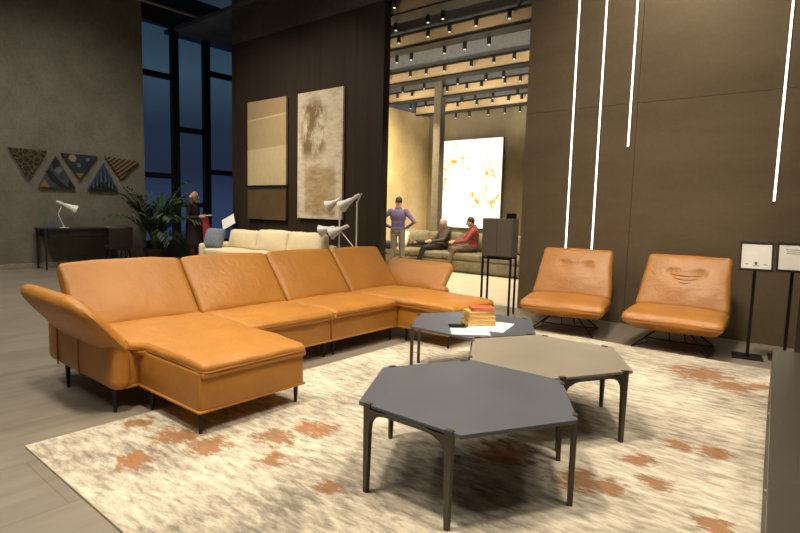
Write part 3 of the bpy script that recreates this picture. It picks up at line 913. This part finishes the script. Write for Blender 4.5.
lamp_stand((-6.58, 6.78, 0), 'white floor lamp with a counterweighted cone shade at the dark wall end', 1.52,
           [((.04, .02, 1.64), (-.28, -.10, 1.42))], [((0, 0, 1.5), (.08, .03, 1.66))])

# ------------------------------------------------------------------ desk corner
t = thing('writing_desk', 'charcoal writing desk against the grey wall', 'desk', (-12.69, 4.64, 0))
MB().box((0, 0, .825), (.56, 1.54, .03), bevel=.004).build('desktop', M['desk'], t, False)
MB().box((-.01, .03, .735), (.50, 1.44, .15)).build('drawer_box', M['desk'], t, False)
for sx in (-1, 1):
    for sy in (-1, 1):
        MB().box((sx * .25, sy * .735, .405), (.03, .03, .81)).build('leg', M['desk'], t, False)
MB().box((.255, .03, .735), (.012, .70, .12)).build('drawer', M['desk'], t, False)
t = thing('desk_chair', 'dark brown chair standing in front of the desk', 'chair', (-12.12, 5.17, 0), R(80))
MB().soft((.46, .46, .09), .035, T(0, 0, .44), (0, 0, .01), 8).build('seat', M['brownchair'], t)
MB().soft((.46, .07, .48), .03, T(0, -.23, .65) @ RX(R(8)), (0, .01, 0), 8).build('backrest', M['brownchair'], t)
for sx in (-1, 1):
    for sy in (-1, 1): MB().tube([(sx * .17, sy * .17, .42), (sx * .21, sy * .21, 0)], [.018, .012], 8).build('leg', M['black'], t)
t = thing('desk_lamp', 'small white desk lamp with a cone shade on the desk', 'desk lamp', (-12.66, 4.32, .8405))
MB().lathe([(.09, 0), (.09, .014), (.02, .022)], 20).build('base', M['white'], t)
MB().tube([(0, 0, .02), (.0, -.10, .28), (.0, -.04, .44)], .010, 8).build('arm', M['white'], t)
cone_head(t, (-.03, -.12, .55), (.06, .22, .37), .105)
t = thing('photo_frame', 'small pale standing frame on the desk beside the lamp', 'photo frame', (-12.72, 4.08, .8405), R(100))
MB().box((0, 0, .065), (.20, .018, .13), T(0, 0, 0) @ RX(R(-6))).build('frame', M['barcab'], t, False)
tag(MB().box((0, -.010, .065), (.18, .004, .11), RX(R(-6))).build('print', M['t_silver'], t, False), 'pale grey picture')
tag(MB().soft((.10, .16, .02), .008, T(-12.55, 5.22, .8505), (0, 0, 0), 4).build('folded_cloth', M['cream']), 'small pale folded cloth on the desk end near the chair', 'cloth')

# ------------------------------------------------------------------ palm
t = thing('potted_palm', 'bushy green potted palm where the grey wall meets the windows', 'plant', (-12.1, 5.95, 0))
MB().lathe([(.17, 0), (.24, .38), (.25, .40), (.235, .40), (.22, .36), (.01, .36)], 24).build('pot', M['pot'], t)
MB().lathe([(.222, .355), (.2, .372), (.01, .376)], 20).build('soil', M['soil'], t)
random.seed(3)
for k in range(36):
    az = 2 * PI * k / 36 * 2.4 + random.uniform(-.3, .3)
    lean = random.uniform(.15, .75) if k > 15 else random.uniform(.04, .26)
    L = random.uniform(1.2, 1.75) if lean < .5 else random.uniform(.85, 1.15)
    if math.cos(az) < -.2: lean *= .45; L *= .85
    pts = []
    x, z, a = .05, .36, PI / 2 - lean * .45
    n = 12
    for i in range(n + 1):
        pts.append(Vector((x * math.cos(az), x * math.sin(az), z)))
        x += math.cos(a) * L / n; z += math.sin(a) * L / n
        a -= (.03 + lean * .17) * (1 + i / n)
    fr = MB()
    fr.tube(pts, [.009 - .0005 * i for i in range(n + 1)], 5)
    for i in range(4, n + 1):
        tdir = (pts[i] - pts[i - 1]).normalized()
        side = tdir.cross(Vector((0, 0, 1))).normalized()
        for half in (0, .5):
            base = pts[i] - tdir * (L / n) * half
            for sgn in (-1, 1):
                ll = .36 * math.sin(PI * (.25 + .70 * (i - 4) / (n - 3))) + .06
                d = (side * sgn * .8 + tdir * .75 + Vector((0, 0, random.uniform(-.25, .15)))).normalized()
                wv = d.cross(Vector((0, 0, 1))).normalized() * .021
                mid = base + d * ll * .5 + Vector((0, 0, .012)); tip = base + d * ll + Vector((0, 0, -.06 * ll / .3))
                v = [fr.bm.verts.new(p) for p in (base, mid + wv, tip, mid - wv)]
                fr.bm.faces.new((v[0], v[1], v[3])); fr.bm.faces.new((v[1], v[2], v[3]))
    fr.build('frond', M['leaf'], t, False)

# ------------------------------------------------------------------ back room sofa
t = thing('fabric_sofa', 'long grey green sofa with two seated men in the back room', 'sofa', (-7.3, 10.95, 0))
MB().soft((4.2, 1.1, .28), .06, T(0, 0, .16), (0, 0, 0), 8).build('base', M['greengrey'], t)
for k in range(4):
    MB().soft((1.02, .85, .15), .05, T(-1.53 + k * 1.02, -.14, .36), (0, 0, .025), 10, .008, None, k).build('seat_cushion', M['greengrey'], t)
    MB().soft((1.02, .22, .46), .08, T(-1.53 + k * 1.02, .33, .64) @ RX(R(-14)), (0, .04, .01), 10, .012, None, k + 4).build('back_cushion', M['greengrey'], t)
MB().soft((4.2, .15, .70), .06, T(0, .50, .36), (0, 0, 0), 8).build('backrest', M['greengrey'], t)
tag(MB().soft((.42, .15, .40), .06, T(-8.95, 10.88, .66) @ RX(R(-20)), (0, .05, 0), 8).build('throw_pillow', M['paper']), 'white pillow on the grey green sofa beside the standing man', 'pillow')
tag(MB().soft((.40, .30, .13), .05, T(-9.05, 10.50, .53), (0, 0, .02), 8).build('throw_pillow', plain('navy cloth', (.02, .025, .05), .9)), 'navy pillow lying on the grey green sofa seat', 'pillow')

# ------------------------------------------------------------------ people
def vox(o, size=.008):
    m = o.modifiers.new('blend', 'REMESH'); m.mode = 'VOXEL'; m.voxel_size = size; m.use_smooth_shade = True
    s_ = o.modifiers.new('soften', 'SMOOTH'); s_.factor = .5; s_.iterations = 4
def limb(b, pts, rs): b.tube(pts, rs, 10, True)
def hand(b, wrist, d, side, sc=1.0):
    """palm, four bent fingers and a thumb; d = pointing direction, side = thumb direction"""
    w = Vector(wrist); d = Vector(d).normalized(); s_ = Vector(side); s_ = (s_ - d * s_.dot(d)).normalized(); n = d.cross(s_)
    b.tube([w, w + d * .05 * sc, w + d * .09 * sc], [.026 * sc, .033 * sc, .030 * sc], 10, True)
    for i, L in enumerate((.072, .080, .074, .058)):
        o = w + d * .085 * sc + s_ * (.027 - .018 * i) * sc
        k = o + d * L * .5 * sc + n * .006
        b.tube([o - d * .02 * sc, k, k + (d * .8 + n * .6).normalized() * L * .5 * sc], [.0095 * sc, .009 * sc, .008 * sc], 8, True)
    o = w + d * .03 * sc + s_ * .025 * sc
    b.tube([o, o + (d * .5 + s_ * .8).normalized() * .04 * sc, o + (d * .8 + s_ * .5).normalized() * .07 * sc], [.012 * sc, .011 * sc, .009 * sc], 8, True)
def person(loc, rz, label, J, shirt, trousers, hair, hairkind='short', shirt_name='shirt', sleeves=True, long_coat=False):
    """J: joints in local space, the person faces -y"""
    t = thing('person', label, 'person', loc, rz)
    g = {k: Vector(v) for k, v in J.items()}
    hip, chest, neck, head = g['hip'], g['chest'], g['neck'], g['head']
    fwd = g.get('look', Vector((0, -1, 0))).normalized()
    up = (head - neck).normalized()
    fwd = (fwd - up * fwd.dot(up)).normalized(); rt = fwd.cross(up)
    hm = Matrix((rt, -fwd, up)).transposed().to_4x4()          # local x right, -y forward, z up
    axis = (chest - hip).normalized()
    sh = (g['shR'] - g['shL']).normalized()
    tm = Matrix((sh, axis.cross(sh), axis)).transposed().to_4x4()
    b = MB()
    b.ellip(hip, (.165, .115, .12), tm); b.ellip((hip + chest) / 2, (.145, .10, .19), tm); b.ellip(chest, (.175, .115, .19), tm)
    b.tube([chest + axis * .1, neck, neck + (head - neck) * .6], [.09, .055, .052], 12, True)
    b.ellip(head, (.074, .092, .113), hm, 20, 14)
    b.ellip(head + hm @ Vector((0, -.03, -.055)), (.052, .058, .055), hm)                      # jaw
    b.tube([head + hm @ Vector((0, -.085, .01)), head + hm @ Vector((0, -.108, -.022))], [.010, .015], 8, True)   # nose
    for s_ in (-1, 1):
        b.ellip(head + hm @ Vector((s_ * .076, .005, -.01)), (.010, .020, .032), hm, 10, 8)
        S = 'R' if s_ > 0 else 'L'
        limb(b, [g['sh' + S], g['el' + S], g['wr' + S]], [.050, .038, .026])
        hd = g.get('hd' + S, g['wr' + S] - g['el' + S])
        hand(b, g['wr' + S], hd, g.get('th' + S, fwd))
        limb(b, [g['hi' + S], g['kn' + S], g['an' + S]], [.082, .055, .040])
        limb(b, [g['an' + S] + Vector((0, 0, -.02)), g['an' + S] + g['ft' + S] * .10 + Vector((0, 0, -.045)), g['an' + S] + g['ft' + S] * .19 + Vector((0, 0, -.052))], [.038, .036, .026])
    vox(b.build('body', M['skin'], t, angle=180), .0075)
    c = MB()
    c.ellip(hip + axis * .03, (.182, .13, .12), tm); c.ellip((hip + chest) / 2, (.166, .122, .2), tm); c.ellip(chest, (.195, .132, .195), tm)
    c.tube([chest + axis * .12, chest + axis * .19, neck], [.12, .085, .066], 12, True)
    for S in 'LR':
        if sleeves: limb(c, [g['sh' + S], g['el' + S], g['wr' + S] + (g['el' + S] - g['wr' + S]) * .08], [.068, .053, .038])
        else: limb(c, [g['sh' + S], g['el' + S]], [.068, .052])
    if long_coat:
        k = (g['knL'] + g['knR']) / 2
        c.tube([hip + axis * .1, hip, k + Vector((0, 0, .02))], [.16, .185, .19], 16, True)
    vox(c.build(shirt_name, shirt, t, angle=180), .01)
    p = MB()
    p.ellip(hip, (.18, .128, .11), tm)
    for S in 'LR':
        limb(p, [g['hi' + S], g['kn' + S], g['an' + S] + (g['kn' + S] - g['an' + S]) * .06], [.096, .070, .056])
    vox(p.build('trousers', trousers, t, angle=180), .01)
    for S in 'LR':
        s2 = MB(); an, ft = g['an' + S], g['ft' + S]
        limb(s2, [an + Vector((0, 0, -.03)) - ft * .02, an + ft * .10 + Vector((0, 0, -.045)), an + ft * .20 + Vector((0, 0, -.052))], [.046, .044, .032])
        s2.build('shoe', M['shoe'], t, angle=180)
    hb = MB()
    if hairkind == 'short':
        hb.ellip(head + hm @ Vector((0, .018, .028)), (.082, .088, .098), hm, 20, 14)
    else:
        hb.ellip(head + hm @ Vector((0, .045, -.02)), (.079, .062, .055), hm, 20, 14)
    hb.build('hair', hair, t, angle=180)
    for s_ in (-1, 1):
        MB().ellip(head + hm @ Vector((s_ * .03, -.083, .012)), (.010, .008, .008), hm, 8, 6).build('eye', M['ink'], t)
    return t
F = Vector((0, -1, 0))
def standing(**kw):
    J = dict(hip=(0, 0, .92), chest=(0, .01, 1.24), neck=(0, .02, 1.43), head=(0, -.01, 1.575), shL=(-.18, .01, 1.36), shR=(.18, .01, 1.36),
             hiL=(-.09, 0, .90), hiR=(.09, 0, .90), knL=(-.10, -.02, .49), knR=(.10, -.02, .49), anL=(-.11, .02, .08), anR=(.11, .02, .08), ftL=F, ftR=F)
    J.update(kw); return J
# man in the dark coat at the windows, seen from the side
person((-11.45, 6.55, 0), R(128), 'man in a dark coat standing in profile beside the palm', standing(
    elL=(-.25, .05, 1.10), wrL=(-.22, -.20, 1.12), hdL=Vector((0, -1, .1)), thL=Vector((0, 0, 1)),
    elR=(.26, .04, 1.09), wrR=(.25, -.05, .84), hdR=Vector((0, -.1, -1)), thR=Vector((0, -1, 0)), look=(0, -1, .1)),
    M['coat'], M['maroontrousers'], M['hair_grey'], 'bald', 'coat', True, True)
t = tag(MB().soft((.16, .10, .52), .05, T(-11.09, 6.63, .87), (0, .02, 0), 10, .03, None, 2).build('folded_jacket', M['red']), 'red jacket hanging over the arm of the man in the dark coat', 'jacket')
tag(MB().box((0, 0, 0), (.24, .17, .012), T(-11.10, 6.66, 1.165) @ RZ(R(40))).build('paper_sheet', M['paper'], smooth=False), 'white leaflet held by the man in the dark coat', 'paper')
# man with hands on hips, seen from behind
person((-8.17, 9.8, 0), R(208), 'man in a purple shirt standing with hands on hips', standing(
    elL=(-.40, .08, 1.12), wrL=(-.20, -.04, .98), hdL=Vector((1, -.5, -.2)), thL=Vector((0, 1, 0)),
    elR=(.40, .08, 1.12), wrR=(.20, -.04, .98), hdR=Vector((-1, -.5, -.2)), thR=Vector((0, 1, 0)), look=(.35, -1, -.15),
    anL=(-.14, .02, .08), anR=(.14, .02, .08)),
    M['purple'], M['greytrousers'], M['hair_dark'])
# seated man in dark clothes, one leg crossed
person((-7.72, 10.86, 0), R(-32), 'seated man in dark clothes with crossed legs', dict(
    hip=(0, .04, .56), chest=(0, .14, .80), neck=(0, .13, .97), head=(0, .08, 1.09), shL=(-.18, .13, .91), shR=(.18, .13, .91),
    hiL=(-.09, -.02, .54), hiR=(.09, -.02, .54), knL=(-.06, -.46, .62), knR=(.12, -.46, .52), anL=(.30, -.74, .64), anR=(.10, -.62, .09),
    ftL=Vector((.5, -.85, .1)), ftR=F, elL=(-.25, -.02, .70), wrL=(-.06, -.22, .68), elR=(.26, -.02, .70), wrR=(.08, -.24, .66), look=(-.45, -1, 0)),
    M['greycloth'], M['darkcloth'], M['hair_grey'])
# seated man in maroon
person((-6.78, 10.84, 0), R(-50), 'seated man in a maroon shirt leaning forward', dict(
    hip=(0, .02, .56), chest=(0, .02, .84), neck=(0, -.02, 1.02), head=(0, -.06, 1.15), shL=(-.18, 0, .95), shR=(.18, 0, .95),
    hiL=(-.09, -.06, .54), hiR=(.09, -.06, .54), knL=(-.16, -.48, .52), knR=(.16, -.46, .52), anL=(-.18, -.56, .09), anR=(.18, -.56, .09),
    ftL=F, ftR=F, elL=(-.24, -.18, .72), wrL=(-.10, -.40, .70), elR=(.24, -.18, .72), wrR=(.06, -.42, .68), look=(-.15, -1, 0)),
    M['maroon'], M['khaki'], M['hair_dark'])

# ------------------------------------------------------------------ lights
def spot(name, loc, target, power, size=60, blend=.5, col=(1, .82, .58), rad=.12):
    l = bpy.data.lights.new(name, 'SPOT')
    l.energy = power; l.spot_size = R(size); l.spot_blend = blend; l.color = col; l.shadow_soft_size = rad
    o = bpy.data.objects.new(name, l)
    o.location = loc
    d = Vector(target) - Vector(loc)
    o.rotation_euler = d.to_track_quat('-Z', 'Y').to_euler()
    COL.objects.link(o)
    return o
W1 = (1, .86, .66)
W2 = (1, .90, .76)
spot('ceiling_spot', (-2.6, .8, 6.2), (-2.2, 2.4, 0), 1200, 66, .8, W1, .3)
spot('ceiling_spot', (-.2, 2.4, 6.2), (-1.2, 3.0, 0), 900, 64, .8, W1, .3)
spot('ceiling_spot', (-1.6, 4.4, 6.2), (-1.9, 6.0, .3), 650, 56, .8, W1, .25)
spot('ceiling_spot', (-2.6, 4.4, 6.2), (-4.3, 3.2, .4), 650, 56, .8, W1, .25)
spot('ceiling_spot', (-9.6, 3.6, 6.3), (-9.7, 7.25, 2.2), 420, 60, 1, W1, .15)
spot('ceiling_spot', (-7.9, 3.6, 6.3), (-8.0, 7.25, 2.2), 520, 60, 1, W1, .15)
spot('ceiling_spot', (-9.0, 4.8, 6.3), (-9.0, 6.5, .6), 500, 56, .9, W1, .12)
spot('ceiling_spot', (-11.2, 4.2, 6.3), (-12.1, 6.3, .9), 260, 50, .9, W2, .12)  # extra lamp added to brighten the palm
spot('ceiling_spot', (-2.2, 4.4, 6.3), (-2.0, 7.25, 1.8), 700, 74, 1, W1, .2)
for x, y, e in ((-10.5, 1.2, 640), (-10.4, 4.2, 480), (-6.8, .6, 500), (-6.6, 4.6, 460), (-3.0, -1.0, 420), (1.2, 2.6, 330), (1.0, 5.4, 220)):
    spot('fill_downlight', (x, y, 6.45), (x, y + .05, 0), e, 140, 1, W2, .35)  # unseen wide lamps added as fill to lift the ambient level
for x, y, e in ((-8.6, 8.9, 550), (-6.3, 8.9, 550), (-4.8, 8.6, 500), (-8.9, 10.9, 420), (-6.6, 11.2, 400)):
    spot('track_spot', (x, y, 4.25), (x - .3, y + .5, 0), e, 115, .8, (1, .82, .54), .1)
spot('track_spot', (-8.4, 10.2, 4.2), (-10.5, 11.0, 2.2), 1300, 100, .8, (1, .80, .48), .1)
for y, e in ((7.9, 60), (9.5, 85), (11.3, 75), (12.7, 60)):
    for x in (-9.5, -7.3, -5.2):
        spot('beam_fill', (x, y, 3.6), (x, y + .9, 4.7), e, 150, 1, (1, .86, .64), .1)  # unseen lamps added below the rails to brighten the beam faces

w = bpy.data.worlds.new('dusk'); SC.world = w
w.use_nodes = True
nt = w.node_tree; nt.nodes.clear()
wo = nt.nodes.new('ShaderNodeOutputWorld'); bg = nt.nodes.new('ShaderNodeBackground')
tc = nt.nodes.new('ShaderNodeTexCoord'); sx = nt.nodes.new('ShaderNodeSeparateXYZ'); rp = nt.nodes.new('ShaderNodeValToRGB')
nt.links.new(tc.outputs['Generated'], sx.inputs[0]); nt.links.new(sx.outputs[2], rp.inputs[0])
e = rp.color_ramp
e.elements[0].color = (.042, .056, .105, 1); e.elements[1].position = .34; e.elements[1].color = (.012, .020, .034, 1)
for p, c in ((.05, (.026, .031, .052)), (.13, (.026, .036, .056)), (.21, (.052, .084, .104))):
    el = e.elements.new(p); el.color = (*c, 1)
nt.links.new(rp.outputs[0], bg.inputs[0]); bg.inputs[1].default_value = 1.0
nt.links.new(bg.outputs[0], wo.inputs[0])

# ------------------------------------------------------------------ camera
yaw, pitch, roll = R(39.5), R(5.95), .026
d = Vector((-math.sin(yaw) * math.cos(pitch), math.cos(yaw) * math.cos(pitch), -math.sin(pitch)))
r0 = Vector((math.cos(yaw), math.sin(yaw), 0)); u0 = r0.cross(d)
r_ = r0 * math.cos(roll) + u0 * math.sin(roll); u_ = r_.cross(d)
cam = bpy.data.cameras.new('camera'); co = bpy.data.objects.new('camera', cam)
co.matrix_world = Matrix((r_, u_, -d)).transposed().to_4x4()
co.location = (0, 0, 1.40)
cam.sensor_width = 36; cam.sensor_fit = 'HORIZONTAL'; cam.lens = 546 / 800 * 36
cam.clip_start = .05
COL.objects.link(co)
SC.camera = co
vs = SC.view_settings
vs.view_transform = 'Standard'; vs.look = 'None'; vs.gamma = 1; vs.use_curve_mapping = False; vs.exposure = 0
